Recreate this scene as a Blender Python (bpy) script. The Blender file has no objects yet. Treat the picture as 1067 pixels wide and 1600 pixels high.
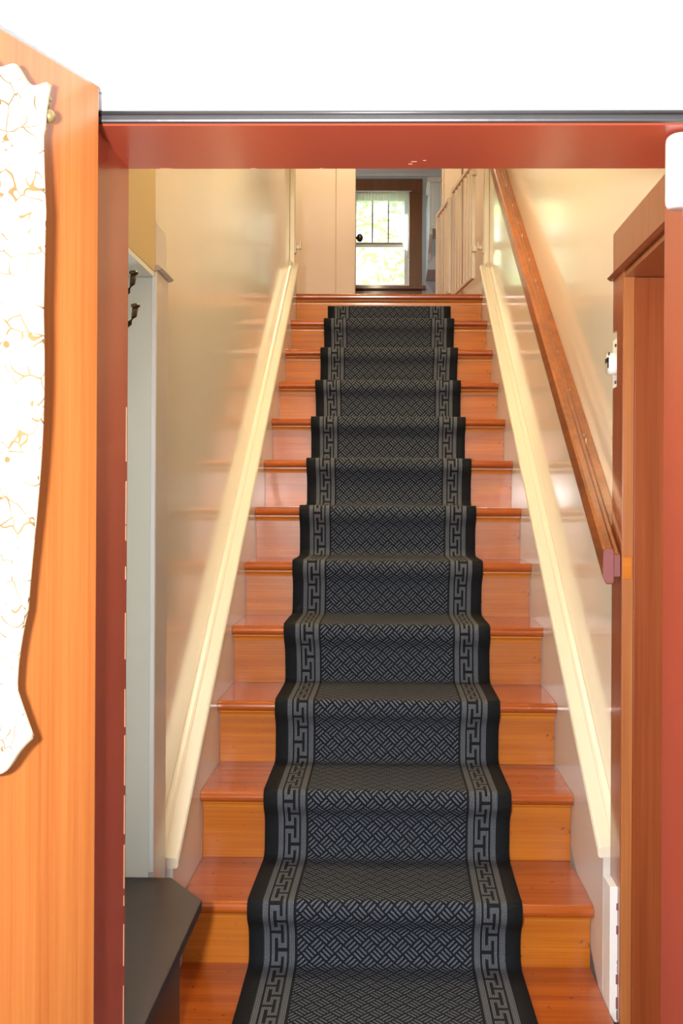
import bpy, bmesh, math, random
from mathutils import Vector, Matrix
random.seed(7)
S = bpy.context.scene
COL = S.collection
R = math.radians

# ------------------------------------------------------------------ camera
ZC = 1.377
cam = bpy.data.cameras.new('camera'); camo = bpy.data.objects.new('camera', cam); COL.objects.link(camo)
cam.sensor_fit = 'VERTICAL'; cam.sensor_height = 36; cam.lens = 1552/1600*36
cam.clip_start = .02; cam.clip_end = 200
YAW, ROLL = R(1.0), R(.3)
cam.shift_x = -(72.5 - 1552*math.tan(YAW))/1600
cam.shift_y = -20/1600
camo.matrix_world = Matrix.Translation((0, 0, ZC)) @ Matrix.Rotation(YAW, 4, 'Z') @ Matrix.Rotation(R(90), 4, 'X') @ Matrix.Rotation(ROLL, 4, 'Z')
S.camera = camo

# ------------------------------------------------------------------ world, light, exposure
S.view_settings.view_transform = 'Standard'; S.view_settings.look = 'None'
S.view_settings.gamma = 1; S.view_settings.use_curve_mapping = False
S.view_settings.exposure = .12
w = bpy.data.worlds.new('sky'); S.world = w; w.use_nodes = True
bg = w.node_tree.nodes['Background']; bg.inputs[0].default_value = (.74, .87, 1, 1); bg.inputs[1].default_value = 2.3
def light(name, kind, loc, power, color, **kw):
    l = bpy.data.lights.new(name, kind); l.energy = power; l.color = color
    for k, v in kw.items(): setattr(l, k, v)
    o = bpy.data.objects.new(name, l); COL.objects.link(o); o.location = loc
    return o
# the flash on the camera, turned to its left side in the upright frame
fl = light('camera_flash', 'AREA', (-.19, -.02, ZC+.04), 56, (.96, .98, 1), shape='RECTANGLE', size=.07, size_y=.05)
fl.rotation_euler = (R(91), 0, R(-1))

sun = light('sun', 'SUN', (0, 14, 12), 22, (1, .96, .9), angle=R(.6))
sun.rotation_euler = (R(-38), R(-14), 0)

# ------------------------------------------------------------------ materials
def lin(c): return tuple((x/255/12.92 if x/255 <= .04045 else ((x/255+.055)/1.055)**2.4) for x in c)
def newmat(name, rough=.5, coat=0, spec=.5):
    m = bpy.data.materials.new(name); m.use_nodes = True
    b = m.node_tree.nodes['Principled BSDF']
    b.inputs['Roughness'].default_value = rough
    b.inputs['Coat Weight'].default_value = coat
    b.inputs['Coat Roughness'].default_value = .12
    b.inputs['Specular IOR Level'].default_value = spec
    return m, m.node_tree, b
def N(t, typ, **kw):
    n = t.nodes.new(typ)
    for k, v in kw.items(): setattr(n, k, v)
    return n
def link(t, a, b): t.links.new(a, b)
def mth(t, op, a, b=None, c=None):
    n = N(t, 'ShaderNodeMath', operation=op)
    for i, v in enumerate((a, b, c)):
        if v is None: continue
        if isinstance(v, (int, float)): n.inputs[i].default_value = v
        else: link(t, v, n.inputs[i])
    return n.outputs[0]
def coords(t, scale=(1, 1, 1), rnd=False):
    tc = N(t, 'ShaderNodeTexCoord'); mp = N(t, 'ShaderNodeMapping'); mp.inputs['Scale'].default_value = scale
    link(t, tc.outputs['Object'], mp.inputs[0])
    if rnd:
        oi = N(t, 'ShaderNodeObjectInfo'); v = N(t, 'ShaderNodeVectorMath', operation='SCALE')
        v.inputs[0].default_value = (9, 13, 17); link(t, oi.outputs['Random'], v.inputs['Scale'])
        link(t, v.outputs[0], mp.inputs['Location'])
    return mp.outputs[0]
def ramp(t, fac, stops):
    r = N(t, 'ShaderNodeValToRGB'); e = r.color_ramp.elements
    while len(e) < len(stops): e.new(.5)
    for x, (p, c) in zip(e, stops): x.position = p; x.color = (*c, 1)
    link(t, fac, r.inputs[0]); return r.outputs[0]
def noise(t, vec, scale, detail=3, rough=.5):
    n = N(t, 'ShaderNodeTexNoise'); n.inputs['Scale'].default_value = scale
    n.inputs['Detail'].default_value = detail; n.inputs['Roughness'].default_value = rough
    link(t, vec, n.inputs['Vector']); return n.outputs['Fac']
def bump(t, b, h, strength, dist=.002):
    n = N(t, 'ShaderNodeBump'); n.inputs['Strength'].default_value = strength; n.inputs['Distance'].default_value = dist
    link(t, h, n.inputs['Height']); link(t, n.outputs[0], b.inputs['Normal'])
def mixc(t, fac, a, b, mode='MIX'):
    n = N(t, 'ShaderNodeMix', data_type='RGBA', blend_type=mode)
    for s, v in ((n.inputs[0], fac), (n.inputs[6], a), (n.inputs[7], b)):
        if isinstance(v, (int, float)): s.default_value = v
        elif isinstance(v, tuple): s.default_value = (*v, 1)
        else: link(t, v, s)
    return n.outputs[2]
def paint(name, col, rough=.5, coat=0, orange=.15, oscale=220, vary=.04):
    m, t, b = newmat(name, rough, coat)
    v = coords(t); n1 = noise(t, v, 3, 3)
    c = lin(col) if max(col) > 1 else col
    cc = ramp(t, n1, [(.3, tuple(x*(1-vary) for x in c)), (.7, tuple(min(1, x*(1+vary)) for x in c))])
    link(t, cc, b.inputs['Base Color'])
    if orange: bump(t, b, noise(t, v, oscale, 2), orange, .001)
    return m
def wood(name, dark, light_, axis='X', rough=.25, coat=.4, streak=1.0, fine=1.0, bumpy=.1, wear=0):
    m, t, b = newmat(name, rough, coat)
    long, across = 1.2, 26*streak
    sc = {'X': (long, across, across), 'Z': (across, across, long), 'Y': (across, long, across)}[axis]
    v = coords(t, sc, True)
    n1 = noise(t, v, 1, 4, .6)
    sc2 = tuple(s*(1.5 if s == long else 5*fine) for s in sc)
    v2 = coords(t, sc2, True); n2 = noise(t, v2, 1, 3, .6)
    f = mth(t, 'ADD', mth(t, 'MULTIPLY', n1, .6), mth(t, 'MULTIPLY', n2, .4))
    c = ramp(t, f, [(.32, lin(dark)), (.68, lin(light_))])
    big = noise(t, coords(t, (1, 1, 1), True), 2.2, 3)
    c = mixc(t, mth(t, 'MULTIPLY', big, .35), c, lin(dark))
    if wear:
        wv = noise(t, coords(t), 38, 5, .7)
        wf = mth(t, 'MULTIPLY', mth(t, 'GREATER_THAN', wv, .655), wear)
        c = mixc(t, wf, c, lin((70, 28, 12)))
    link(t, c, b.inputs['Base Color'])
    bump(t, b, n2, bumpy, .001)
    return m

M = {}
M['tread'] = wood('varnished_tread_wood', (144, 62, 16), (192, 98, 30), 'X', .24, .35, fine=1.6, wear=.6)
M['riser'] = wood('varnished_riser_wood', (162, 82, 14), (210, 124, 34), 'X', .3, .3, fine=1.8, bumpy=.25, wear=.7)
M['nose'] = wood('honey_cove_wood', (190, 104, 30), (214, 136, 50), 'X', .3, .4)
M['rail'] = wood('worn_rail_wood', (112, 54, 14), (172, 94, 30), 'Y', .36, .2, wear=.4)
M['railend'] = paint('dull_pink_end_grain', (142, 82, 80), .45, 0, .4, 150, .12)
M['door'] = wood('orange_fir_door_wood', (164, 86, 38), (196, 122, 62), 'Z', .34, .2, streak=1.4)
M['redpaint'] = paint('brick_red_gloss_paint', (168, 72, 48), .3, .3, .08, 60)
M['redwood'] = wood('red_brown_stained_wood', (130, 60, 28), (164, 88, 46), 'Z', .28, .4, streak=1.6)
M['edgewood'] = wood('light_oak_edge', (160, 92, 44), (196, 126, 68), 'Z', .4, .2)
M['wall'] = paint('cream_gloss_wall_paint', (240, 228, 206), .3, 1, .08, 70, .02)
M['wall'].node_tree.nodes['Principled BSDF'].inputs['Coat IOR'].default_value = 1.6
M['wall'].node_tree.nodes['Principled BSDF'].inputs['Coat Roughness'].default_value = .12
M['tan'] = paint('tan_wall_paint', (200, 174, 116), .4, .1, .2, 90, .02)
M['skirt'] = paint('greige_skirt_paint', (208, 198, 188), .3, .3, .1, 60, .02)
M['cap'] = paint('ivory_moulding_paint', (230, 218, 194), .32, .2, .05, 60, .01)
M['white'] = paint('white_trim_paint', (240, 238, 232), .35, .2, .05, 60, .01)
M['frontwall'] = paint('white_textured_wall', (246, 246, 246), .7, 0, .5, 260, .01)
M['nook'] = paint('grey_green_nook_paint', (224, 224, 208), .6, 0, .1, 90, .02)
M['hall'] = paint('hall_cream_paint', (222, 204, 186), .45, .1, .1, 90, .02)
M['blueroom'] = paint('pale_blue_grey_paint', (208, 218, 226), .6, 0, .1, 90, .02)
M['bluewhite'] = paint('cool_white_paint', (230, 236, 234), .5, 0, .1, 90, .02)
M['dark_window'] = wood('dark_brown_window_wood', (104, 58, 32), (138, 82, 46), 'Z', .35, .2)
M['bench'] = paint('espresso_bench_laminate', (46, 32, 30), .38, .05, .04, 120, .05)
M['alu'] = paint('dull_aluminium', (92, 88, 88), .4, 0, .3, 60, .2); M['alu'].node_tree.nodes['Principled BSDF'].inputs['Metallic'].default_value = .6
M['bronze'] = paint('antique_bronze', (88, 72, 52), .35, 0, 0); M['bronze'].node_tree.nodes['Principled BSDF'].inputs['Metallic'].default_value = .8
M['brass'] = paint('aged_brass', (150, 130, 80), .4, 0, .2, 60, .2); M['brass'].node_tree.nodes['Principled BSDF'].inputs['Metallic'].default_value = .5
M['plastic'] = paint('white_plastic', (238, 236, 232), .35, 0, 0)
M['black'] = paint('black_plastic', (26, 22, 24), .4, 0, 0)
M['gate'] = paint('off_white_gate_paint', (226, 212, 194), .4, 0, 0)
M['chip'] = paint('worn_paint_chip', (192, 136, 100), .6, 0, 0)
M['bulb'] = paint('warm_bulb_glass', (255, 236, 200), .3, 0, 0)
M['bulb'].node_tree.nodes['Principled BSDF'].inputs['Emission Color'].default_value = (1, .84, .55, 1)
M['bulb'].node_tree.nodes['Principled BSDF'].inputs['Emission Strength'].default_value = 8
M['floor'] = wood('varnished_floor_wood', (138, 56, 20), (182, 86, 32), 'X', .25, .4)
M['porch'] = paint('grey_porch_floor_paint', (150, 146, 140), .6, 0, .2, 60)
M['ceiling'] = paint('ceiling_white', (236, 230, 218), .7, 0, .2, 120)
M['leaf'] = paint('green_leaf', (120, 160, 70), .5, 0, 0, vary=.2)
m, t, b = newmat('translucent_leaf', .5); tl = N(t, 'ShaderNodeBsdfTranslucent'); tl.inputs[0].default_value = (*lin((206, 228, 176)), 1)
df = N(t, 'ShaderNodeBsdfDiffuse'); df.inputs[0].default_value = (*lin((186, 212, 150)), 1); mx = N(t, 'ShaderNodeMixShader'); mx.inputs[0].default_value = .6
link(t, df.outputs[0], mx.inputs[1]); link(t, tl.outputs[0], mx.inputs[2]); link(t, mx.outputs[0], t.nodes['Material Output'].inputs[0]); M['leaf'] = m
M['bark'] = paint('grey_brown_bark', (110, 92, 74), .8, 0, .6, 30)
M['ground'] = paint('lawn_green', (130, 150, 90), .9, 0, .4, 20)

m, t, b = newmat('window_glass', .02)
gl = N(t, 'ShaderNodeBsdfGlossy'); gl.inputs['Roughness'].default_value = .02
tr = N(t, 'ShaderNodeBsdfTransparent'); mx = N(t, 'ShaderNodeMixShader'); mx.inputs[0].default_value = .06
link(t, tr.outputs[0], mx.inputs[1]); link(t, gl.outputs[0], mx.inputs[2])
link(t, mx.outputs[0], t.nodes['Material Output'].inputs[0]); M['glass'] = m

m, t, b = newmat('sheer_white_fabric', .8)
tl = N(t, 'ShaderNodeBsdfTranslucent'); tl.inputs[0].default_value = (.85, .86, .82, 1)
df = N(t, 'ShaderNodeBsdfDiffuse'); df.inputs[0].default_value = (.85, .86, .82, 1)
tr = N(t, 'ShaderNodeBsdfTransparent'); m1 = N(t, 'ShaderNodeMixShader'); m2 = N(t, 'ShaderNodeMixShader')
m1.inputs[0].default_value = .5; m2.inputs[0].default_value = .45
link(t, tl.outputs[0], m1.inputs[1]); link(t, df.outputs[0], m1.inputs[2])
link(t, m1.outputs[0], m2.inputs[1]); link(t, tr.outputs[0], m2.inputs[2])
link(t, m2.outputs[0], t.nodes['Material Output'].inputs[0]); M['sheer'] = m

# embroidered ivory curtain: curling thin vine lines and small sprigs
m, t, b = newmat('ivory_vine_embroidered_fabric', .8, 0, .2)
tc = N(t, 'ShaderNodeTexCoord'); 
vo = N(t, 'ShaderNodeTexVoronoi', feature='DISTANCE_TO_EDGE'); vo.inputs['Scale'].default_value = 36
ds = N(t, 'ShaderNodeTexNoise'); ds.inputs['Scale'].default_value = 14; ds.inputs['Detail'].default_value = 2
va = N(t, 'ShaderNodeVectorMath', operation='MULTIPLY_ADD'); va.inputs[1].default_value = (.07, .07, .07)
link(t, tc.outputs['Object'], ds.inputs['Vector']); link(t, ds.outputs['Color'], va.inputs[0]); link(t, tc.outputs['Object'], va.inputs[2])
link(t, va.outputs[0], vo.inputs['Vector'])
line = mth(t, 'LESS_THAN', vo.outputs['Distance'], .024)
gate_ = mth(t, 'GREATER_THAN', noise(t, tc.outputs['Object'], 30, 1), .47)
vo2 = N(t, 'ShaderNodeTexVoronoi'); vo2.inputs['Scale'].default_value = 42; link(t, tc.outputs['Object'], vo2.inputs['Vector'])
dots = mth(t, 'LESS_THAN', vo2.outputs['Distance'], .17)
fac = mth(t, 'MINIMUM', mth(t, 'ADD', mth(t, 'MULTIPLY', line, gate_), mth(t, 'MULTIPLY', dots, mth(t, 'SUBTRACT', 1, gate_))), 1)
link(t, mixc(t, fac, lin((232, 220, 190)), lin((132, 104, 66))), b.inputs['Base Color']); M['curtain'] = m

# runner: black edge, grey key border, basket-weave field
def yarn(t, b, vec):
    nz = noise(t, vec, 420, 2); bump(t, b, nz, .6, .002); return nz
KEYC = (96, 94, 94)
m, t, b = newmat('runner_black_yarn', .9, 0, .15)
uv = N(t, 'ShaderNodeUVMap').outputs[0]; nz = yarn(t, b, uv)
link(t, ramp(t, nz, [(.3, lin((16, 17, 18))), (.75, lin((38, 40, 42)))]), b.inputs['Base Color']); M['yarn_black'] = m
m, t, b = newmat('runner_grey_yarn', .9, 0, .15)
uv = N(t, 'ShaderNodeUVMap').outputs[0]; nz = yarn(t, b, uv)
sx = N(t, 'ShaderNodeSeparateXYZ'); link(t, uv, sx.inputs[0])
rib = mth(t, 'GREATER_THAN', mth(t, 'FRACT', mth(t, 'MULTIPLY', sx.outputs[0], 240)), .62)
c = ramp(t, nz, [(.3, lin((67, 69, 74))), (.75, lin((124, 126, 132)))])
link(t, mixc(t, mth(t, 'MULTIPLY', rib, .8), c, lin((44, 45, 47))), b.inputs['Base Color']); M['yarn_grey'] = m
m, t, b = newmat('runner_basket_weave', .9, 0, .15)
uv = N(t, 'ShaderNodeUVMap').outputs[0]; nz = yarn(t, b, uv)
sx = N(t, 'ShaderNodeSeparateXYZ'); link(t, uv, sx.inputs[0])
C = .0297*1.41421
p = mth(t, 'MULTIPLY', mth(t, 'ADD', sx.outputs[0], sx.outputs[1]), 1/C)
q = mth(t, 'ADD', mth(t, 'MULTIPLY', mth(t, 'SUBTRACT', sx.outputs[0], sx.outputs[1]), 1/C), 400)
p = mth(t, 'ADD', p, 400)
chk = mth(t, 'MODULO', mth(t, 'ADD', mth(t, 'FLOOR', p), mth(t, 'FLOOR', q)), 2)
fp = mth(t, 'FRACT', p); fq = mth(t, 'FRACT', q)
def dash(cross, along, n):
    s = mth(t, 'FRACT', mth(t, 'MULTIPLY', cross, n))
    a = mth(t, 'MULTIPLY', mth(t, 'GREATER_THAN', s, .24), mth(t, 'LESS_THAN', s, .72))
    e = mth(t, 'MULTIPLY', mth(t, 'GREATER_THAN', along, .06), mth(t, 'LESS_THAN', along, .90))
    return mth(t, 'MULTIPLY', a, e)
d = mth(t, 'ADD', mth(t, 'MULTIPLY', chk, dash(fp, fq, 3)), mth(t, 'MULTIPLY', mth(t, 'SUBTRACT', 1, chk), dash(fq, fp, 3)))
hi = ramp(t, nz, [(.3, lin((56, 58, 64))), (.75, lin((120, 123, 131)))])
lo = ramp(t, nz, [(.3, lin((13, 15, 19))), (.75, lin((27, 31, 38)))])
mid = mth(t, 'MULTIPLY_ADD', noise(t, uv, 55, 3, .7), .9, .5)
mid = mth(t, 'MINIMUM', mid, 1)
link(t, mixc(t, mth(t, 'MULTIPLY', d, mid), lo, hi), b.inputs['Base Color']); M['weave'] = m

# ------------------------------------------------------------------ builders
def link_mesh(name, bm, mat, parent=None, smooth=False):
    me = bpy.data.meshes.new(name); bm.normal_update()
    bmesh.ops.recalc_face_normals(bm, faces=bm.faces)
    bm.to_mesh(me); bm.free()
    for mm in (mat if isinstance(mat, list) else [mat]): me.materials.append(M[mm])
    if smooth:
        for f in me.polygons: f.use_smooth = True
    o = bpy.data.objects.new(name, me); COL.objects.link(o)
    if parent:
        o.parent = parent; o.matrix_parent_inverse = parent.matrix_world.inverted() if parent.type != 'EMPTY' else Matrix.Translation(-parent.location)
    return o
def bev(bm, r, seg=2):
    if r: bmesh.ops.bevel(bm, geom=bm.edges[:], offset=r, segments=seg, profile=.5, affect='EDGES', clamp_overlap=True)
def add_box(bm, lo, hi):
    g = bmesh.ops.create_cube(bm, size=1)['verts']
    for v in g: v.co = Vector([(lo[i]+hi[i])/2 + v.co[i]*(hi[i]-lo[i]) for i in range(3)])
    return g
def box(name, lo, hi, mat, parent=None, r=0, seg=2):
    bm = bmesh.new(); add_box(bm, lo, hi); bev(bm, r, seg)
    return link_mesh(name, bm, mat, parent)
def boxes(name, lst, mat, parent=None):
    bm = bmesh.new()
    for lo, hi in lst: add_box(bm, lo, hi)
    return link_mesh(name, bm, mat, parent)
def add_prism(bm, pts, axis, a, c):
    def P(u, v, w):
        return {'X': (w, u, v), 'Y': (u, w, v), 'Z': (u, v, w)}[axis]
    A = [bm.verts.new(P(u, v, a)) for u, v in pts]; B = [bm.verts.new(P(u, v, c)) for u, v in pts]
    n = len(pts)
    for i in range(n): bm.faces.new((A[i], A[(i+1) % n], B[(i+1) % n], B[i]))
    bm.faces.new(A[::-1]); bm.faces.new(B)
def prism(name, pts, axis, a, c, mat, parent=None, r=0):
    bm = bmesh.new(); add_prism(bm, pts, axis, a, c); bev(bm, r)
    return link_mesh(name, bm, mat, parent)
def add_tube(bm, path, rad, n=10):
    rings = []
    path = [Vector(p) for p in path]
    for i, p in enumerate(path):
        d = (path[min(i+1, len(path)-1)] - path[max(i-1, 0)]).normalized()
        u = d.cross(Vector((0, 0, 1)) if abs(d.z) < .9 else Vector((1, 0, 0))).normalized(); v = d.cross(u)
        rr = rad[i] if isinstance(rad, (list, tuple)) else rad
        rings.append([bm.verts.new(p + (u*math.cos(k*2*math.pi/n) + v*math.sin(k*2*math.pi/n))*rr) for k in range(n)])
    for A, B in zip(rings, rings[1:]):
        for k in range(n): bm.faces.new((A[k], A[(k+1) % n], B[(k+1) % n], B[k]))
    bm.faces.new(rings[0][::-1]); bm.faces.new(rings[-1])
def tube(name, path, rad, mat, parent=None, n=12):
    bm = bmesh.new(); add_tube(bm, path, rad, n); return link_mesh(name, bm, mat, parent, True)
def ball(name, c, rad, mat, parent=None, scale=(1, 1, 1)):
    bm = bmesh.new(); g = bmesh.ops.create_uvsphere(bm, u_segments=16, v_segments=10, radius=rad)['verts']
    for v in g: v.co = Vector(c) + Vector([v.co[i]*scale[i] for i in range(3)])
    return link_mesh(name, bm, mat, parent, True)
def empty(name, loc):
    o = bpy.data.objects.new(name, None); COL.objects.link(o); o.location = loc; o.empty_display_size = .05; return o
def tag(o, label, cat, group=None):
    o['label'] = label; o['category'] = cat
    if group: o['group'] = group
    return o
def struct(o, label=None):
    o['kind'] = 'structure'
    if label: o['label'] = label
    return o

# ------------------------------------------------------------------ dimensions
D, H = .27, .192               # run and rise
Y0 = 2.43                      # nosing of the lowest step in full view
NOSE = [(Y0 - D, .217)] + [(Y0 + D*i, .384 + H*i) for i in range(12)]   # 13 nosings; the last is the landing edge
HW = .508                      # half width between the skirt boards
WX = .55                       # stair wall plane
TOPZ = NOSE[-1][1]; TOPY = NOSE[-1][0]
CEIL = 4.86
YO, YS, YI = 1.245, 1.29, 1.45 # outer wall face, door stop, inner wall face
HEAD = ZC + .486               # underside of the head jamb
XL, XR = -.3855, .403           # jamb faces

# ------------------------------------------------------------------ structure
def wall(name, boxlist, mat, label):
    return struct(boxes(name, boxlist, mat), label)
# front room side
wall('wall_front', [((-2.6, YO, -.02), (XL-.024, YI, CEIL)), ((XR+.024, YO, -.02), (2.6, YI, CEIL)), ((XL-.024, YO, HEAD+.04), (XR+.024, YI, CEIL))], 'frontwall', 'white textured wall around and above the front doorway')
struct(box('floor_porch', (-2.6, -3.2, -.08), (2.6, YI-.1, 0), 'porch'), 'grey floor in front of the doorway')
struct(box('ceiling_sky_blocker', (-2.6, -3.2, 2.75), (2.6, YO-.001, 2.85), 'ceiling'), 'unseen white ceiling added in front of the doorway to cut sky light')  # added out of view, keeps sky light off the door and front wall
struct(box('floor_entry', (-.76, YI-.1, -.08), (.72, 5.6, 0), 'floor'), 'wooden entry floor at the foot of the stairs')
wall('wall_light_blocker_left', [((-2.6, -3.2, 0), (-2.5, YO-.001, 2.749))], 'frontwall', 'unseen white left side wall added in front to cut side light')  # added out of view, cuts side light on the jambs
wall('wall_light_blocker_right', [((2.5, -3.2, 0), (2.6, YO-.001, 2.749))], 'frontwall', 'unseen white right side wall added in front to cut side light')  # added out of view, the same side light cut from the right
# stair walls
NY, NZ = 2.245, 1.889          # nook end and opening head height
wall('wall_left', [((-WX-.1, NY, -.05), (-WX, 5.52, CEIL))], 'wall', 'glossy cream wall on the left of the staircase')
wall('wall_left_upper', [((-WX-.1, YI, NZ), (-.5305, NY, CEIL))], 'tan', 'tan painted wall above the coat nook opening')
wall('wall_right', [((WX, 2.24, -.05), (WX+.16, 5.52, CEIL)), ((WX, YI, NZ), (WX+.16, 2.24, CEIL))], 'wall', 'glossy cream wall on the right of the staircase')
wall('wall_nook', [((-.76, NY, -.05), (-WX-.1, NY+.06, NZ+.06)), ((-.76, YI, -.05), (-.70, NY, .60)), ((-.76, YI, 1.85), (-.70, NY, NZ+.06)), ((-.76, YI, .60), (-.70, 1.47, 1.85)), ((-.76, 2.06, .60), (-.70, NY, 1.85)), ((-.70, YI, NZ+.02), (-WX-.1, NY, NZ+.06)), ((-WX-.1, NY-.006, 0), (-.5375, NY, NZ-.0125))], 'nook', 'grey painted inside of the coat nook beside the stairs')
struct(box('ceiling', (-2.6, YI, CEIL), (2.6, 10.6, CEIL+.1), 'ceiling'), 'flat ceiling over stairs and hall')
# upper hall
HY = 7.2
OX0, OX1 = -.246, .38
struct(box('floor_hall', (-2.2, TOPY+.09, TOPZ-.12), (2.2, 10.6, TOPZ), 'floor'), 'wooden floor of the upper hall')
wall('wall_hall_far', [((-2.2, HY, TOPZ), (OX0, HY+.1, CEIL)), ((OX1, HY, TOPZ), (2.2, HY+.1, CEIL)), ((OX0, HY, 4.58), (OX1, HY+.1, CEIL))], 'hall', 'cream hall wall at the top of the stairs')
wall('wall_hall_sides', [((-2.2, 5.52, TOPZ), (-2.1, HY, CEIL)), ((2.1, 5.52, TOPZ), (2.2, HY, CEIL)), ((-2.2, 5.42, TOPZ), (-WX-.1, 5.52, CEIL)), ((WX+.16, 5.42, TOPZ), (2.2, 5.52, CEIL))], 'hall', 'cream side walls of the upper hall')
# room beyond with the window
WY = 10.5
GX0, GX1, GZ0, GZ1 = -.40, .21, 3.62, 4.60
TWX = -(GX1-GX0+.135)
wall('wall_room_far', [((-2.2, WY, TOPZ), (GX0+TWX, WY+.12, CEIL)), ((GX1+TWX, WY, TOPZ), (GX0, WY+.12, CEIL)), ((GX0+TWX, WY, TOPZ), (GX1+TWX, WY+.12, GZ0)), ((GX0+TWX, WY, GZ1), (GX1+TWX, WY+.12, CEIL)), ((GX1, WY, TOPZ), (2.2, WY+.12, CEIL)), ((GX0, WY, TOPZ), (GX1, WY+.12, GZ0)), ((GX0, WY, GZ1), (GX1, WY+.12, CEIL))], 'blueroom', 'pale blue grey wall around the far window')
wall('wall_room_sides', [((-2.2, HY+.1, TOPZ), (-2.1, 7.9, CEIL)), ((-2.2, 9.7, TOPZ), (-2.1, WY, CEIL)), ((-2.2, 7.9, TOPZ), (-2.1, 9.7, 3.4)), ((-2.2, 7.9, 4.6), (-2.1, 9.7, CEIL)), ((2.1, HY+.1, TOPZ), (2.2, WY, CEIL))], 'blueroom', 'pale blue grey side walls of the far room')
struct(prism('trim_1', [(WY, CEIL), (WY, CEIL-.075), (WY-.018, CEIL-.075), (WY-.03, CEIL-.05), (WY-.06, CEIL-.02), (WY-.07, CEIL)], 'X', -2.1, 2.1, 'bluewhite'), 'pale crown moulding above the far window')

# front door frame
fr = empty('door_frame', (0, YI, 0)); struct(fr, 'brick red painted frame of the front doorway')
prism('jamb', [(XL, YI+.012), (XL, YS), (XL-.022, YS), (XL-.022, YO), (XL-.024, YO), (XL-.024, YI+.012)], 'Z', 0, HEAD, 'redpaint', fr)
prism('jamb', [(XR, YI+.012), (XR, YS), (XR+.022, YS), (XR+.022, YO), (XR+.024, YO), (XR+.024, YI+.012)], 'Z', 0, HEAD, 'redpaint', fr)
box('head_jamb', (XL-.024, YS, HEAD), (XR+.024, YI+.012, HEAD+.04), 'redpaint', fr, .0015, 1)
box('head_stop', (XL-.024, YS-.006, HEAD+.017), (XR+.024, YS, HEAD+.04), 'white', fr, .001, 1)
ws = box('weatherstrip', (XL-.02, YS-.009, HEAD+.001), (XR+.02, YS-.0005, HEAD+.016), 'alu', fr, .003, 2); ws['label'] = 'dull grey metal weatherstrip'
tube('weatherstrip_bead', [(XL-.02, YS-.011, HEAD+.012), (XR+.02, YS-.011, HEAD+.012)], .0028, 'alu', fr, 8)
# worn paint along the left jamb's inner edge
bm = bmesh.new()
z = .12
while z < 1.45:
    l = random.uniform(.01, .09)
    add_box(bm, (XL-.0005, YI+.005, z), (XL+.0007, YI+.005+random.uniform(.001, .004), z+l)); z += l + random.uniform(0, .05)
ce = link_mesh('chipped_edge', bm, 'chip', fr); ce['label'] = 'chipped pale paint along the jamb edge'
bm = bmesh.new()
for x, y, s in ((.035, 1.43, .004), (.03, 1.44, .003), (.05, 1.425, .002), (-.33, 1.460, .009), (-.2, 1.460, .004), (-.1, 1.459, .002), (.2, 1.460, .002)):
    add_box(bm, (x-s, y-.0007, HEAD-.0005), (x+s, y+.0007, HEAD+.001))
link_mesh('paint_chip', bm, 'chip', fr)['kind'] = 'stuff'

# ------------------------------------------------------------------ staircase
st = tag(empty('staircase', (0, Y0, 0)), 'varnished orange wooden staircase with rounded nosings between cream walls', 'staircase')
OV = .044
def nosing_profile(y, z, back, th=.03):
    pts = [(back, z-th), (back, z)]
    r = th/2
    for k in range(0, 9):
        a = math.pi/2 + math.pi*k/8
        pts.append((y+r + r*math.cos(a), z-r + r*math.sin(a)))
    return pts
def cove_profile(y, z):
    yr = y+OV; pts = [(yr, z-.031), (yr-.019, z-.031), (yr-.019, z-.036)]
    for k in range(5):
        a = math.pi/2*k/4
        pts.append((yr-.019+.015*math.sin(a), z-.052+.016*math.cos(a)) if k else (yr-.017, z-.037))
    pts += [(yr, z-.052)]
    return pts
tm = {}
for i, (y, z) in enumerate(NOSE):
    zb = z - H
    last = i == len(NOSE)-1
    back = y + (.09 if last else D + OV + .012)
    if 'tread' not in tm or last:
        tr_ = prism('tread', nosing_profile(0, 0, back-y), 'X', -HW+.001, HW-.001, 'tread', st)
        for f in tr_.data.polygons: f.use_smooth = False
        cv = prism('cove_moulding', cove_profile(0, 0), 'X', -HW+.001, HW-.001, 'nose', st)
        rs = box('riser', (-HW+.001, OV, -(z-.0005 if i == 0 else H-.0005)), (HW-.001, OV+.018, -.0305), 'riser', st)
        if i == 1: tm = dict(tread=tr_, cove=cv, riser=rs)
        obs = (tr_, cv, rs)
    else:
        obs = []
        for k in ('tread', 'cove', 'riser'):
            c = tm[k].copy(); COL.objects.link(c); c.parent = st; c.matrix_parent_inverse = Matrix.Translation(-st.location); obs.append(c)
    for o in obs: o.location = (0, y, z)

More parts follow.
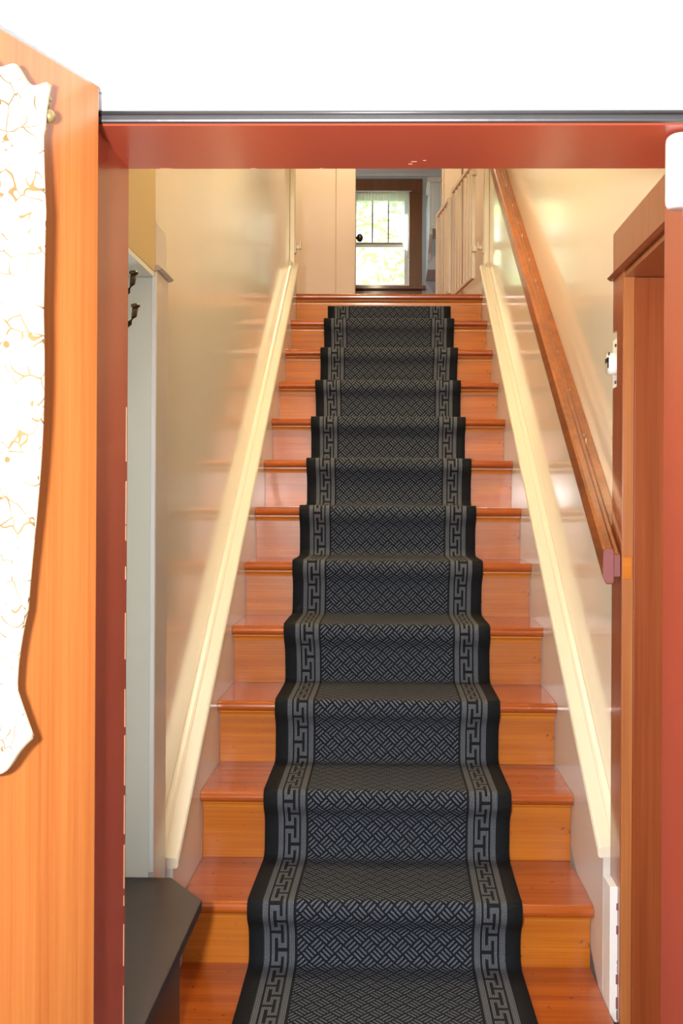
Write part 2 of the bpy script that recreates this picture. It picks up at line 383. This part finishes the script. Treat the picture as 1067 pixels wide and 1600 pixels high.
def stair_side(s, n, y_start):
    def capz(y): return .525 + .672*(y-2.28) if s > 0 else .458 + .695*(y-2.28)
    sk = prism('trim_%d' % n, [(y_start, .19 if s > 0 else 0), (y_start, capz(y_start)-.022), (5.46, capz(5.46)-.022), (5.46, 2.2), (4.9, 1.7)], 'X', s*HW, s*(WX-.0005), 'skirt')
    struct(sk, 'greige skirt board along the %s side of the stairs' % ('right' if s > 0 else 'left'))
    sl = math.atan(.672)
    bm = bmesh.new()
    prof = [(WX-.0005, -.024), (.501, -.024), (.497, -.020), (.496, -.012), (.499, -.004), (.504, 0), (.530, .002), (.532, .008), (.537, .013), (.544, .015), (WX-.0005, .016)]
    A = [bm.verts.new((s*x, y_start+.002, capz(y_start+.002)+zz)) for x, zz in prof]
    B = [bm.verts.new((s*x, 5.47, capz(5.47)+zz)) for x, zz in prof]
    k = len(prof)
    for i in range(k): bm.faces.new((A[i], A[(i+1) % k], B[(i+1) % k], B[i]))
    bm.faces.new(A); bm.faces.new(B[::-1])
    cp = link_mesh('cap_moulding', bm, 'cap', sk); cp['label'] = 'ivory cap moulding on the skirt board'
    struct(box('trim_%d' % (n+1), (min(s*.522, s*(WX-.0005)), 5.475, TOPZ+.001), (max(s*.522, s*(WX-.0005)), 5.515, CEIL-.001), 'cap', None, .004), 'ivory corner board at the top of the %s stair wall' % ('right' if s > 0 else 'left'))
    return sk
stair_side(-1, 2, 2.362)
sk = stair_side(1, 4, 2.335)
# white painted lower end of the right skirt with peeling purple paint
we = box('skirt_end', (HW+.0005, 2.262, .193), (HW+.022, 2.334, .50), 'white', sk, .002); we['label'] = 'white painted end of the skirt board'
bm = bmesh.new(); z = .2
while z < .46:
    l = random.uniform(.008, .03); add_box(bm, (HW+.018-random.uniform(0, .004), 2.2612, z), (HW+.0225, 2.263, z+l)); z += l+random.uniform(0, .006)
pe = link_mesh('peeling_paint', bm, 'railend', sk)

# ------------------------------------------------------------------ left nook casing
nk = empty('trim_6', (-WX, NY, 0)); struct(nk, 'greige casing with a stubby cap at the coat nook corner')
CX = -.526
box('casing', (-WX-.0005, NY, 0), (CX, NY+.115, NZ+.005), 'skirt', nk, .002)
e_ = box('casing_edge', (-.5372, NY-.007, .53), (CX-.0005, NY-.0005, NZ), 'white', nk, .001, 1); e_['label'] = 'casing edge with its lit brightness put into a white colour'  # light falling on this edge is put into its whiter colour
box('header_end', (-WX-.0005, NY, NZ+.016), (CX-.003, NY+.105, NZ+.115), 'skirt', nk, .002)
prism('header_fillet', [(-WX, NZ+.005), (CX+.004, NZ+.005), (CX+.011, NZ+.010), (CX+.004, NZ+.016), (-WX, NZ+.016)], 'Y', NY-.002, NY+.127, 'skirt', nk)
box('head_lining', (-.70, YI+.01, NZ-.012), (-.531, NY-.008, NZ-.001), 'nook', nk)
w2 = empty('window_2', (-.73, 1.77, .8)); struct(w2, 'small side window of the coat nook behind the open door')
boxes('sash', [((-.745, 1.471, .601), (-.715, 1.495, 1.849)), ((-.745, 2.035, .601), (-.715, 2.059, 1.849)), ((-.745, 1.495, .601), (-.715, 2.035, .625)), ((-.745, 1.495, 1.825), (-.715, 2.035, 1.849))], 'white', w2)
box('pane', (-.732, 1.4955, .6255), (-.728, 2.0345, 1.8245), 'glass', w2)
# ------------------------------------------------------------------ right door casing
rc = empty('door_2', (WX, NY, 0)); struct(rc, 'red brown stained side door casing beside the handrail')
RX = .525
PZ0, PZ1 = ZC+.262, ZC+.392     # notch around the switch plate
cas = prism('casing', [(2.24, 0), (2.335, 0), (2.335, PZ0), (2.295, PZ0), (2.295, PZ1), (2.335, PZ1), (2.335, NZ+.003), (2.24, NZ+.003)], 'X', RX, WX-.0005, 'redwood', rc)
box('casing_edge', (RX+.001, 2.2345, 0), (WX+.0003, 2.2398, NZ-.001), 'edgewood', rc, .001, 1)
pt = box('edge_patch', (RX+.0005, 2.2325, ZC-.176), (WX-.003, 2.2346, ZC-.126), 'nose', rc, .0005, 1); pt['label'] = 'light patch let into the casing edge'
box('jamb', (WX+.0005, 2.230, 0), (WX+.155, 2.2395, NZ-.013), 'redwood', rc, .001, 1)
box('jamb', (WX+.0005, YI+.014, 0), (WX+.155, YI+.03, NZ-.013), 'redwood', rc, .001, 1)
box('head_lining', (RX+.002, YI+.014, NZ-.012), (WX+.155, 2.238, NZ-.0005), 'redwood', rc)
box('header', (RX-.001, YI+.014, NZ+.016), (WX-.0005, 2.335, NZ+.112), 'redwood', rc, .002)
prism('header_fillet', [(WX-.0005, NZ+.003), (RX-.006, NZ+.003), (RX-.013, NZ+.009), (RX-.006, NZ+.0155), (WX-.0005, NZ+.0155)], 'Y', YI+.014, 2.345, 'redwood', rc)
ds_ = box('door_slab', (WX+.118, YI+.032, .008), (WX+.153, 2.22, NZ-.016), 'redwood', rc, .002)
kb = ball('knob', (WX+.09, YI+.1, .95), .026, 'brass', ds_)

# ------------------------------------------------------------------ handrail
SL = .69
hr = tag(empty('handrail', (.5, 2.24, ZC-.15)), 'worn brown wooden handrail sloping up the right stair wall', 'handrail')
def rail_piece(name, prof, y0, y1, mat, dz=0):
    bm = bmesh.new(); rings = []
    for y in (y0, y1):
        rings.append([bm.verts.new((x, y, zz + SL*(y-2.24))) for x, zz in prof])
    k = len(prof)
    for i in range(k): bm.faces.new((rings[0][i], rings[0][(i+1) % k], rings[1][(i+1) % k], rings[1][i]))
    bm.faces.new(rings[0][::-1]); bm.faces.new(rings[1])
    return link_mesh(name, bm, mat, hr)
zt, zb = ZC-.106, ZC-.188
main = [(.483, zb+.016), (.488, zb+.004), (.492, zb), (.504, zb), (.508, zb+.004), (.508, zt-.006), (.503, zt), (.489, zt), (.484, zt-.008)]
rail_piece('rail', main, 2.24, 5.30, 'rail')
rail_piece('backing_rail', [(.5085, zb+.016), (.5235, zb+.016), (.5235, zt-.020), (.519, zt-.016), (.5085, zt-.016)], 2.245, 5.30, 'rail')
rail_piece('wall_cleat', [(.524, zb+.02), (.5492, zb+.02), (.5492, zt-.036), (.524, zt-.036)], 2.337, 5.30, 'rail')
c = lambda pts, k, cx, cz: [(cx+(x-cx)*k, cz+(zz-cz)*k) for x, zz in pts]
prism('end_grain', c(main, .93, .4955, (zt+zb)/2), 'Y', 2.2388, 2.2399, 'railend', hr)
prism('end_grain', [(.5095, zb+.017), (.523, zb+.017), (.523, zt-.022), (.519, zt-.017), (.5095, zt-.017)], 'Y', 2.2438, 2.2449, 'railend', hr)
bm = bmesh.new()
for k in range(14):
    y = random.uniform(2.5, 5.0); zz = SL*(y-2.24); l = random.uniform(.002, .02)
    add_box(bm, (.5235, y, zt-.017+zz), (.5242, y+l, zt-.0155+zz+SL*l))
link_mesh('paint_fleck', bm, 'cap', hr)['kind'] = 'stuff'

# switch plate
sp = tag(empty('switch_plate', (WX, 2.4, ZC+.325)), 'white switch plate with round dial on the right wall by the casing', 'switch')
box('plate', (WX-.0055, 2.345, ZC+.264), (WX-.0005, 2.425, ZC+.388), 'plastic', sp, .002)
tube('dial', [(WX-.006, 2.388, ZC+.327), (WX-.026, 2.388, ZC+.327)], [.027, .025], 'plastic', sp, 24)
bm = bmesh.new()
add_box(bm, (WX-.0275, 2.374, ZC+.331), (WX-.0258, 2.409, ZC+.341)); add_box(bm, (WX-.0275, 2.374, ZC+.316), (WX-.0258, 2.384, ZC+.341)); add_box(bm, (WX-.0275, 2.365, ZC+.345), (WX-.0258, 2.375, ZC+.352))
mk = link_mesh('dial_marking', bm, 'black', sp); mk['label'] = 'black pointer marks'
for zz in (ZC+.283, ZC+.371): tube('screw', [(WX-.0055, 2.388, zz), (WX-.0085, 2.388, zz)], .004, 'alu', sp, 10)

# ------------------------------------------------------------------ runner
def fillet(pts, radii, n=5):
    out = [Vector(pts[0])]
    for a, b_, c_, r in zip(pts, pts[1:], pts[2:], radii[1:]):
        a, b_, c_ = Vector(a), Vector(b_), Vector(c_)
        u = (a-b_); v = (c_-b_); r = min(r, u.length*.45, v.length*.45)
        p0 = b_+u.normalized()*r; p1 = b_+v.normalized()*r
        for k in range(n+1):
            q = k/n; out.append(p0*(1-q)**2 + b_*2*q*(1-q) + p1*q*q)
    out.append(Vector(pts[-1])); return out
L = .006
pts, rad = [], []
ty, tz = NOSE[-1]
pts += [(ty+OV-L, tz-.062)]; rad += [0]
for (y, z) in reversed(NOSE[:-1]):
    pts += [(y+D+OV-L-.004, z+L), (y-L, z+L+.001), (y-L-.001, z-.032), (y+OV-L-.006, z-.075)]
    rad += [.036, .020, .016, .05]
pts += [(NOSE[0][0]+OV-L-.004, L), (1.62, L)]; rad += [.022, 0]
path = fillet(pts, rad)
arc = [0]
for a, b_ in zip(path, path[1:]): arc.append(arc[-1]+(b_-a).length)
Ltot = arc[-1]
ROW = [.0125, .0125, .0125, .0095, .0125, .0125, .0125, .0095]
KEY = ['11101', '10101', '10111', '10000', '10111', '10101', '11101', '00001']
cuts = [(0., 0)]; v = 0; k = 0; rows = []
while v < Ltot:
    rows.append((v, min(Ltot, v+ROW[k % 8]), k % 8)); v += ROW[k % 8]; k += 1
stops = sorted(set([round(a, 5) for a in arc] + [round(r[0], 5) for r in rows] + [round(Ltot, 5)]))
stops = [s for i, s in enumerate(stops) if i == 0 or s-stops[i-1] > 1e-4]
def at(s):
    s = min(max(s, 0), Ltot)
    import bisect
    j = min(max(bisect.bisect_right(arc, s)-1, 0), len(arc)-2)
    q = (s-arc[j])/max(1e-9, arc[j+1]-arc[j]); return path[j].lerp(path[j+1], q)
RW = .336
bord = [0, .038, .052, .057] + [.057+.0076*(k+1) for k in range(5)] + [.100, .114]
# columns: (x0, kind)
cols = [-RW + b_ for b_ in bord] + [RW - b_ for b_ in reversed(bord)]
kind = ['k', 'g', 'k', 0, 1, 2, 3, 4, 'k', 'g', 'w', 'g', 'k', 4, 3, 2, 1, 0, 'k', 'g', 'k']
# a thin dark seam between border line and field
cols = cols[:11] + [-RW+.121, RW-.121] + cols[11:]
kind = kind[:10] + ['k', 'w', 'k'] + kind[11:]
bm = bmesh.new(); uvl = bm.loops.layers.uv.new('UVMap'); grid = []
for s in stops:
    P = at(s); wob = .002*math.sin(s*3.1)+.0015*math.sin(s*7.7+1)
    grid.append([bm.verts.new((x+wob, P.x, P.y)) for x in cols])
import bisect
rstart = [r[0] for r in rows]
for j in range(len(stops)-1):
    mid = (stops[j]+stops[j+1])/2; rk = rows[bisect.bisect_right(rstart, mid)-1][2]
    for i in range(len(cols)-1):
        f = bm.faces.new((grid[j][i], grid[j][i+1], grid[j+1][i+1], grid[j+1][i]))
        kd = kind[i]
        if kd == 'k': mi = 0
        elif kd == 'g': mi = 1
        elif kd == 'w': mi = 2
        else: mi = 1 if KEY[rk][kd if i < 11 else kd] == '1' else 0
        f.material_index = mi; f.smooth = True
        for lp, (ii, jj) in zip(f.loops, ((i, j), (i+1, j), (i+1, j+1), (i, j+1))):
            lp[uvl].uv = (cols[ii]+.5, stops[jj])
rn = link_mesh('stair_runner', bm, ['yarn_black', 'yarn_grey', 'weave'])
for i_, p_ in enumerate(rn.data.polygons): p_.use_smooth = True
sm = rn.modifiers.new('thickness', 'SOLIDIFY'); sm.thickness = .005; sm.offset = 0
tag(rn, 'charcoal stair runner with basket weave and grey Greek key borders down the stairs', 'carpet')

# ------------------------------------------------------------------ bench in the nook
BZ = .519
bn = tag(empty('shoe_bench', (-.55, 1.8, 0)), 'dark brown low bench with a clipped corner in the coat nook', 'bench')
prism('bench_top', [(-.698, 1.50), (-.392, 1.50), (-.392, 2.114), (-.485, 2.239), (-.698, 2.239)], 'Z', BZ-.022, BZ, 'bench', bn, .002)
prism('front_panel', [(-.452, 1.56), (-.436, 1.56), (-.436, 2.10), (-.452, 2.10)], 'Z', .0005, BZ-.0225, 'bench', bn)
box('side_panel', (-.69, 2.085, .0005), (-.4525, 2.10, BZ-.0225), 'bench', bn)
box('side_panel', (-.69, 1.56, .0005), (-.4525, 1.575, BZ-.0225), 'bench', bn)
box('shelf', (-.69, 1.576, .16), (-.4525, 2.0845, .176), 'bench', bn)

# coat hook
def hook(y, z):
    h = tag(empty('coat_hook', (-.70, y, z)), 'dark bronze double coat hook inside the nook', 'hook')
    box('back_plate', (-.699, y-.012, z-.06), (-.694, y+.012, z+.05), 'bronze', h, .002)
    for nm, dz, ln, up in (('upper_prong', .02, .152, .055), ('lower_prong', -.045, .156, .05)):
        p_ = [(-.694, y, z+dz)]
        for k in range(1, 9):
            q = k/8; p_.append((-.694+ln*math.sin(q*math.pi/2)**1.0, y, z+dz-.012*math.sin(q*math.pi)+up*q**2.4))
        o = tube(nm, p_, [.0055]*7+[.006, .0065], 'bronze', h)
        e = p_[-1]; ball('knob', (e[0], e[1], e[2]+.003), .0100, 'bronze', o, (1, 1, .5))
hook(2.10, ZC+.40)

# white sensor on the right jamb
se = tag(empty('door_chime_sensor', (XR, 1.34, HEAD-.1)), 'white cylindrical plastic device fixed to the right door jamb', 'sensor')
bm = bmesh.new(); n = 20; rings = []
for zz, k in ((HEAD-.096, .86), (HEAD-.092, .97), (HEAD-.086, 1), (HEAD-.012, 1), (HEAD-.006, .97), (HEAD-.003, .86)):
    rings.append([bm.verts.new((XR-.0185+.018*k*math.cos(a*2*math.pi/n), 1.325+.022*k*math.sin(a*2*math.pi/n), zz)) for a in range(n)])
for A, B in zip(rings, rings[1:]):
    for a in range(n): bm.faces.new((A[a], A[(a+1) % n], B[(a+1) % n], B[a]))
bm.faces.new(rings[0][::-1]); bm.faces.new(rings[-1])
link_mesh('housing', bm, 'plastic', se, True)
box('mounting_plate', (XR-.006, 1.30, HEAD-.102), (XR-.0005, 1.352, HEAD-.002), 'plastic', se, .001)

# ------------------------------------------------------------------ open front door
DA = R(22)
u = Vector((-math.sin(DA), -math.cos(DA), 0)); nrm = Vector((math.cos(DA), -math.sin(DA), 0))
HX, HYY = -.3685, 1.255
DH = ZC+.522
def dp(s, d, z): # s along the door from hinge, d outwards from visible face, z height
    p_ = Vector((HX, HYY, 0)) + u*s + nrm*d; p_.z = z; return p_
def dbox(name, s0, s1, d0, d1, z0, z1, mat, parent, r=0):
    bm = bmesh.new(); add_box(bm, (s0, d0, z0), (s1, d1, z1)); bev(bm, r)
    for v_ in bm.verts: v_.co = dp(*v_.co)
    return link_mesh(name, bm, mat, parent)
dr = empty('door_1', (HX, HYY, 0)); struct(dr, 'orange fir front door standing open at the left')
DWD = .77
dbox('stile', 0, .195, -.044, 0, .01, DH, 'door', dr, .003)
dbox('stile', DWD-.13, DWD, -.044, 0, .01, DH, 'door', dr, .003)
dbox('top_rail', .196, DWD-.131, -.044, 0, DH-.13, DH, 'door', dr, .002)
dbox('lock_rail', .196, DWD-.131, -.044, 0, .86, 1.04, 'door', dr, .002)
dbox('bottom_rail', .196, DWD-.131, -.044, 0, .01, .24, 'door', dr, .002)
dbox('panel', .196, DWD-.131, -.034, -.010, .2405, .8595, 'door', dr)
dbox('pane', .196, DWD-.131, -.026, -.020, 1.0405, DH-.1305, 'glass', dr)
kk = dbox('lock_plate', DWD-.09, DWD-.04, .0003, .004, .86, 1.06, 'brass', dr, .001)
kp = dp(DWD-.065, .05, .96); ball('knob', kp, .027, 'brass', kk)
for zz in (.25, 1.0, 1.7):
    p_ = dp(-.004, -.047, zz); tube('hinge', [(p_.x, p_.y, zz-.04), (p_.x, p_.y, zz+.04)], .006, 'brass', dr, 10)

# curtain on the door
CT, CB = ZC+.462, ZC-.275
cr = tag(empty('curtain_rod', dp(.4, .02, CT-.01)), 'slim brass curtain rod with a scrolled end on the door', 'curtain rod')
tube('rod', [dp(.125, .016, CT-.012), dp(.62, .016, CT-.012)], .005, 'brass', cr)
for s in (.140, .605): dbox('bracket', s-.006, s+.006, .0005, .011, CT-.03, CT+.006, 'brass', cr, .001)
for s0, sg in ((.125, -1), (.62, 1)):
    f = tube('finial', [dp(s0+sg*q, .016, CT-.012+dz) for q, dz in ((0, 0), (.008, .002), (.012, .010), (.008, .019), (0, .018), (-.002, .011), (.003, .008))], .0045, 'brass', cr, 8)
    ball('finial_bead', dp(s0+sg*.008, .02, CT-.022), .008, 'brass', f)
bm = bmesh.new(); ns, nz_ = 130, 90; G = []
def edge(q):   # q 0 top .. 1 bottom: how far the free edge hangs from the hinge
    e = .120 + .026*min(1, q/.35)**.8 + .004*math.sin(q*9)
    if q > .80: e += .012*math.sin((q-.80)/.12*math.pi/2) if q < .92 else .012 - .026*((q-.92)/.08)
    return e
for j in range(nz_+1):
    q = j/nz_; row = []
    for i in range(ns+1):
        tt = i/ns; s0 = edge(q); s = s0 + (.62-s0)*tt
        ph = tt*150*(.62-.13) ; amp = .010+.007*math.sin(tt*31+2)
        d = .022 + amp*math.sin(ph*.55 + .6*math.sin(q*4+tt*9)) + .004*math.sin(tt*23+q*5)
        d = .006 + (d-.002)*(.55+.45*min(1, q*5))
        if q < .07: d = .025 + .5*abs(d-.02)
        zt_ = CT + .006 + .006*math.sin(tt*60+1)*(1-min(1, q*12)) + (0 if q < .03 else 0)
        zb_ = CB + .010*math.sin(tt*40) - .02*min(1, tt*6)
        row.append(bm.verts.new(dp(s, max(.004, d), zt_+(zb_-zt_)*q)))
    G.append(row)
for j in range(nz_):
    for i in range(ns): bm.faces.new((G[j][i], G[j][i+1], G[j+1][i+1], G[j+1][i]))
cu = link_mesh('door_curtain', bm, 'curtain', None, True)
sm = cu.modifiers.new('thickness', 'SOLIDIFY'); sm.thickness = .001
tag(cu, 'gathered ivory curtain with vine embroidery hanging on the open door', 'curtain')

# ------------------------------------------------------------------ upper hall: casing, gate, far door
hc = empty('trim_7', (0, HY, TOPZ)); struct(hc, 'cream casing around the hall doorway')
box('casing', (OX0-.14, HY-.02, TOPZ+.0005), (OX0, HY-.0005, 4.72), 'hall', hc, .003)
box('casing', (OX1, HY-.02, TOPZ+.0005), (OX1+.14, HY-.0005, 4.72), 'hall', hc, .003)
box('casing_bead', (OX0-.012, HY-.026, TOPZ+.0005), (OX0, HY-.0205, 4.58), 'hall', hc, .002)
box('casing_bead', (OX1, HY-.026, TOPZ+.0005), (OX1+.012, HY-.0205, 4.58), 'hall', hc, .002)
box('head_casing', (OX0+.0005, HY-.02, 4.58), (OX1-.0005, HY-.0005, 4.72), 'hall', hc, .003)

d3 = empty('door_3', (OX0-.03, HY+.12, TOPZ)); struct(d3, 'hall door swung open behind the casing')
sb = box('slab', (OX0-.066, HY+.12, TOPZ+.01), (OX0-.03, HY+.74, 4.55), 'dark_window', d3, .003)
tube('knob_stem', [(OX0-.03, HY+.68, 3.45), (OX0+.01, HY+.68, 3.45)], .010, 'bronze', sb)
ball('knob', (OX0+.012, HY+.68, 3.45), .032, 'bronze', sb, (.8, 1, 1))

gt = tag(empty('baby_gate', (.48, 5.50, TOPZ)), 'off white slatted baby gate swung open at the top of the stairs', 'gate')
g0, g1 = Vector((.470, 5.545, 0)), Vector((.335, 6.42, 0)); gd = (g1-g0).normalized(); gn = Vector((gd.y, -gd.x, 0)); GLn = (g1-g0).length
def gbox(name, s0, s1, d0, d1, z0, z1, r=.002):
    bm = bmesh.new(); add_box(bm, (s0, d0, z0), (s1, d1, z1)); bev(bm, r, 1)
    for v_ in bm.verts:
        p_ = g0 + gd*v_.co.x + gn*v_.co.y; p_.z = v_.co.z; v_.co = p_
    return link_mesh(name, bm, 'gate', gt)
for (a, b_, off, ztop, zbot, nb) in ((0, .56, 0, 3.27, 2.61, 6), (.50, GLn, -.026, 3.215, 2.63, 4)):
    gbox('stile', a, a+.02, off-.01, off+.01, zbot, ztop); gbox('stile', b_-.02, b_, off-.01, off+.01, zbot, ztop)
    gbox('top_rail', a+.0205, b_-.0205, off-.01, off+.01, ztop-.022, ztop)
    gbox('bottom_rail', a+.0205, b_-.0205, off-.01, off+.01, zbot, zbot+.02)
    for k in range(nb):
        s = a+.02+(b_-a-.04)*(k+1)/(nb+1); gbox('slat', s-.006, s+.006, off-.0035, off+.0035, zbot+.0205, ztop-.0225, 0)
gbox('hinge_arm', -.03, -.0005, -.012, .012, 2.755, 2.785); gbox('hinge_arm', -.03, -.0005, -.012, .012, 3.18, 3.20)
def bracket(s, lab):
    b_ = tag(empty('gate_bracket', (s*.52, 5.49, 2.77)), lab, 'bracket', 'gate wall brackets')
    x0 = s*.5215
    box('cup_plate', (min(x0, x0-s*.006), 5.478, 2.735), (max(x0, x0-s*.006), 5.512, 2.805), 'gate', b_, .002)
    tube('cup', [(x0-s*.0065, 5.495, 2.77), (x0-s*.026, 5.495, 2.77)], .013, 'gate', b_)
    box('cup_lip', (min(x0-s*.0265, x0-s*.034), 5.480, 2.76), (max(x0-s*.0265, x0-s*.034), 5.510, 2.80), 'gate', b_, .002)
bracket(-1, 'small ivory gate latch bracket on the left stair wall'); bracket(1, 'small ivory gate hinge bracket on the right stair wall')

# ------------------------------------------------------------------ far window
MR = ZC + (780-380)/1552*WY
cw = .135
def window(n, dx, label):
    X0, X1 = GX0+dx, GX1+dx
    wn = empty('window_%d' % n, ((X0+X1)/2, WY, GZ0)); struct(wn, label)
    if n == 1: box('casing', (X1, WY-.03, GZ0), (X1+cw, WY-.0005, GZ1), 'dark_window', wn, .003)
    box('casing', (X0-cw+.001, WY-.03, GZ0), (X0, WY-.0005, GZ1), 'dark_window', wn, .003)
    xa, xb = (X0-cw+.001, X1+cw) if n == 1 else (X0-cw, X1)
    box('head_casing', (xa, WY-.034, GZ1+.0005), (xb, WY-.0005, GZ1+.155), 'dark_window', wn, .003)
    box('sill', (xa-(0 if n == 1 else .04), WY-.085, GZ0-.035), (xb+(.04 if n == 1 else 0), WY-.0005, GZ0-.0005), 'dark_window', wn, .004)
    box('apron', (xa, WY-.02, GZ0-.16), (xb, WY-.0005, GZ0-.0355), 'dark_window', wn, .003)
    def sash(name, y, z0, z1, st_, munt):
        s_ = boxes(name, [((X0+.001, y, z0), (X0+st_, y+.03, z1)), ((X1-st_, y, z0), (X1-.001, y+.03, z1)), ((X0+st_, y, z1-.05), (X1-st_, y+.03, z1)), ((X0+st_, y, z0), (X1-st_, y+.03, z0+.03))], 'white', wn)
        xs = [X0+st_] + [X0+st_+(X1-X0-2*st_)*k/munt for k in range(1, munt)] + [X1-st_]
        for x in xs[1:-1]: box('muntin', (x-.007, y+.004, z0+.0305), (x+.007, y+.026, z1-.0505), 'dark_window', s_)
        for a, c_ in zip(xs, xs[1:]): box('pane', (a+.0075, y+.013, z0+.0305), (c_-.0075, y+.017, z1-.0505), 'glass', s_)
    sash('upper_sash', WY+.05, MR-.018, GZ1-.001, .05, 3)
    sash('lower_sash', WY+.015, GZ0+.001, MR+.012, .05, 1)
    box('meeting_rail', (X0+.051, WY+.008, MR-.006), (X1-.051, WY+.0145, MR+.004), 'dark_window', wn)
TW = -(GX1-GX0+cw)
window(1, 0, 'dark wood framed window with a bright garden view')
window(3, TW, 'matching dark wood window left of the first, hidden by the hall wall')
w4 = empty('window_4', (-2.15, 8.8, 3.4)); struct(w4, 'side window added out of sight on the left to brighten the far room')  # added unseen opening, lets more daylight onto the cabinet side
boxes('sash', [((-2.17, 7.901, 3.401), (-2.13, 7.95, 4.599)), ((-2.17, 9.65, 3.401), (-2.13, 9.699, 4.599)), ((-2.17, 7.95, 3.401), (-2.13, 9.65, 3.45)), ((-2.17, 7.95, 4.55), (-2.13, 9.65, 4.599)), ((-2.17, 8.78, 3.45), (-2.13, 8.82, 4.55))], 'white', w4)
for a_, b_ in ((7.9505, 8.7795), (8.8205, 9.6495)): box('pane', (-2.152, a_, 3.4505), (-2.148, b_, 4.5495), 'glass', w4)
# sheer curtain: valance and a side fall
def cloth(name, x0, x1, zt_, zbf, y, n_, amp, freq, parent=None):
    bm = bmesh.new(); G = []
    for j in range(25):
        q = j/24
        G.append([bm.verts.new((x0+(x1-x0)*i/n_, y-amp*(1+math.sin(i/n_*freq+.5*math.sin(q*3)))*(.4+.6*q), zt_+(zbf(i/n_)-zt_)*q)) for i in range(n_+1)])
    for j in range(24):
        for i in range(n_): bm.faces.new((G[j][i], G[j][i+1], G[j+1][i+1], G[j+1][i]))
    return link_mesh(name, bm, 'sheer', parent, True)
sc_ = tag(empty('sheer_curtain', (-.1, WY-.05, GZ1)), 'sheer white lace curtain gathered over the far window', 'curtain')
cloth('valance', GX0-.02, GX1+.0, GZ1+.015, lambda q: GZ1-.13+.012*math.sin(q*40), WY-.042, 90, .008, 120, sc_)
cloth('side_fall', .0, GX1+.0, GZ1+.01, lambda q: 4.30-.42*q**1.4, WY-.060, 60, .008, 60, sc_)
tube('rod', [(GX0-.03, WY-.05, GZ1+.018), (GX1+.02, WY-.05, GZ1+.018)], .006, 'white', sc_)

# kitchen style wall cabinet at the right of the window
kc = tag(empty('wall_cabinet', (.75, 9.6, 4.0)), 'pale beadboard wall cabinet right of the far window', 'cabinet')
cx0, cx1, cy0, cy1, cz0, cz1 = .385, 1.05, 9.55, 9.95, 3.98, 4.42
cb_ = box('body', (cx0, cy0, cz0), (cx1, cy1, cz1), 'bluewhite', kc, .003)
for k in range(9): box('bead_board', (cx0+.03+k*.068, cy0-.008, cz0+.03), (cx0+.03+k*.068+.062, cy0-.0005, cz1-.04), 'bluewhite', kc, .003, 1)
box('cornice', (cx0-.02, cy0-.03, cz1+.0005), (cx1, cy1, cz1+.045), 'white', kc, .005)
prism('corbel', [(cy0+.02, cz0-.0005), (cy0+.36, cz0-.0005), (cy0+.36, cz0-.22), (cy0+.31, cz0-.16), (cy0+.12, cz0-.10), (cy0+.02, cz0-.05)], 'X', cx0, cx0+.03, 'bluewhite', kc)
box('back_panel', (cx0, cy1+.0005, cz0-.3), (cx1, WY-.001, cz1), 'blueroom', kc)

# ------------------------------------------------------------------ ceiling lamps
def lamp(name, loc, power, label, drop):
    x, y, z = loc
    l = tag(empty(name, (x, y, CEIL)), label, 'lamp')
    tube('canopy', [(x, y, CEIL-.0005), (x, y, CEIL-.03)], [.07, .055], 'brass', l, 20)
    tube('stem', [(x, y, CEIL-.0305), (x, y, z+.11)], .008, 'brass', l)
    bm = bmesh.new(); n = 24; prof = [(.03, .11), (.07, .09), (.11, .04), (.13, -.02)]; rr = []
    for r_, dz in prof: rr.append([bm.verts.new((x+r_*math.cos(a*2*math.pi/n), y+r_*math.sin(a*2*math.pi/n), z+dz)) for a in range(n)])
    for A, B in zip(rr, rr[1:]):
        for a in range(n): bm.faces.new((A[a], A[(a+1) % n], B[(a+1) % n], B[a]))
    link_mesh('shade', bm, 'cap', l, True)
    ball('bulb', (x, y, z+.045), .03, 'bulb', l)
    bl = light('bulb_light', 'POINT', (x, y, z-.03), power, (1, .84, .55), shadow_soft_size=.05)
    return l
lamp('pendant_lamp', (0, 3.2, 3.3), 64, 'pendant lamp hanging over the stairs', .8)
lamp('hall_lamp', (-.2, 6.35, 4.55), 60, 'pendant lamp in the upper hall', .3)

# ------------------------------------------------------------------ garden outside the window
struct(box('ground', (-12, 10.9, TOPZ-.6), (12, 30, TOPZ-.5), 'ground'), 'lawn outside the far window')
for (tx, ty_, h_, lab) in ((-.9, 15, 3.2, 'leafy green garden tree left outside the window'), (1.7, 18.6, 4.4, 'leafy green garden tree right outside the window')):
    tr_ = tag(empty('garden_tree', (tx, ty_, TOPZ-.5)), lab, 'tree')
    tube('trunk', [(tx, ty_, TOPZ-.5), (tx+.05, ty_, TOPZ+.6), (tx, ty_, TOPZ+h_*.6)], [.12, .09, .05], 'bark', tr_)
    bm = bmesh.new()
    for k in range(1000):
        a = random.uniform(0, 2*math.pi); ph = math.acos(random.uniform(-1, 1)); r_ = random.uniform(.45, 1)**.5
        c_ = Vector((tx+1.5*r_*math.sin(ph)*math.cos(a), ty_+1.2*r_*math.sin(ph)*math.sin(a), TOPZ+h_*.75+1.3*r_*math.cos(ph)))
        a1 = Vector((random.gauss(0, 1), random.gauss(0, 1), random.gauss(0, 1))).normalized(); a2 = a1.orthogonal().normalized()
        s_ = random.uniform(.05, .11)
        bm.faces.new([bm.verts.new(c_+a1*s_*1.4), bm.verts.new(c_+a2*s_*.6), bm.verts.new(c_-a1*s_*1.4), bm.verts.new(c_-a2*s_*.6)])
    fo = link_mesh('foliage', bm, 'leaf', tr_); fo['kind'] = 'stuff'
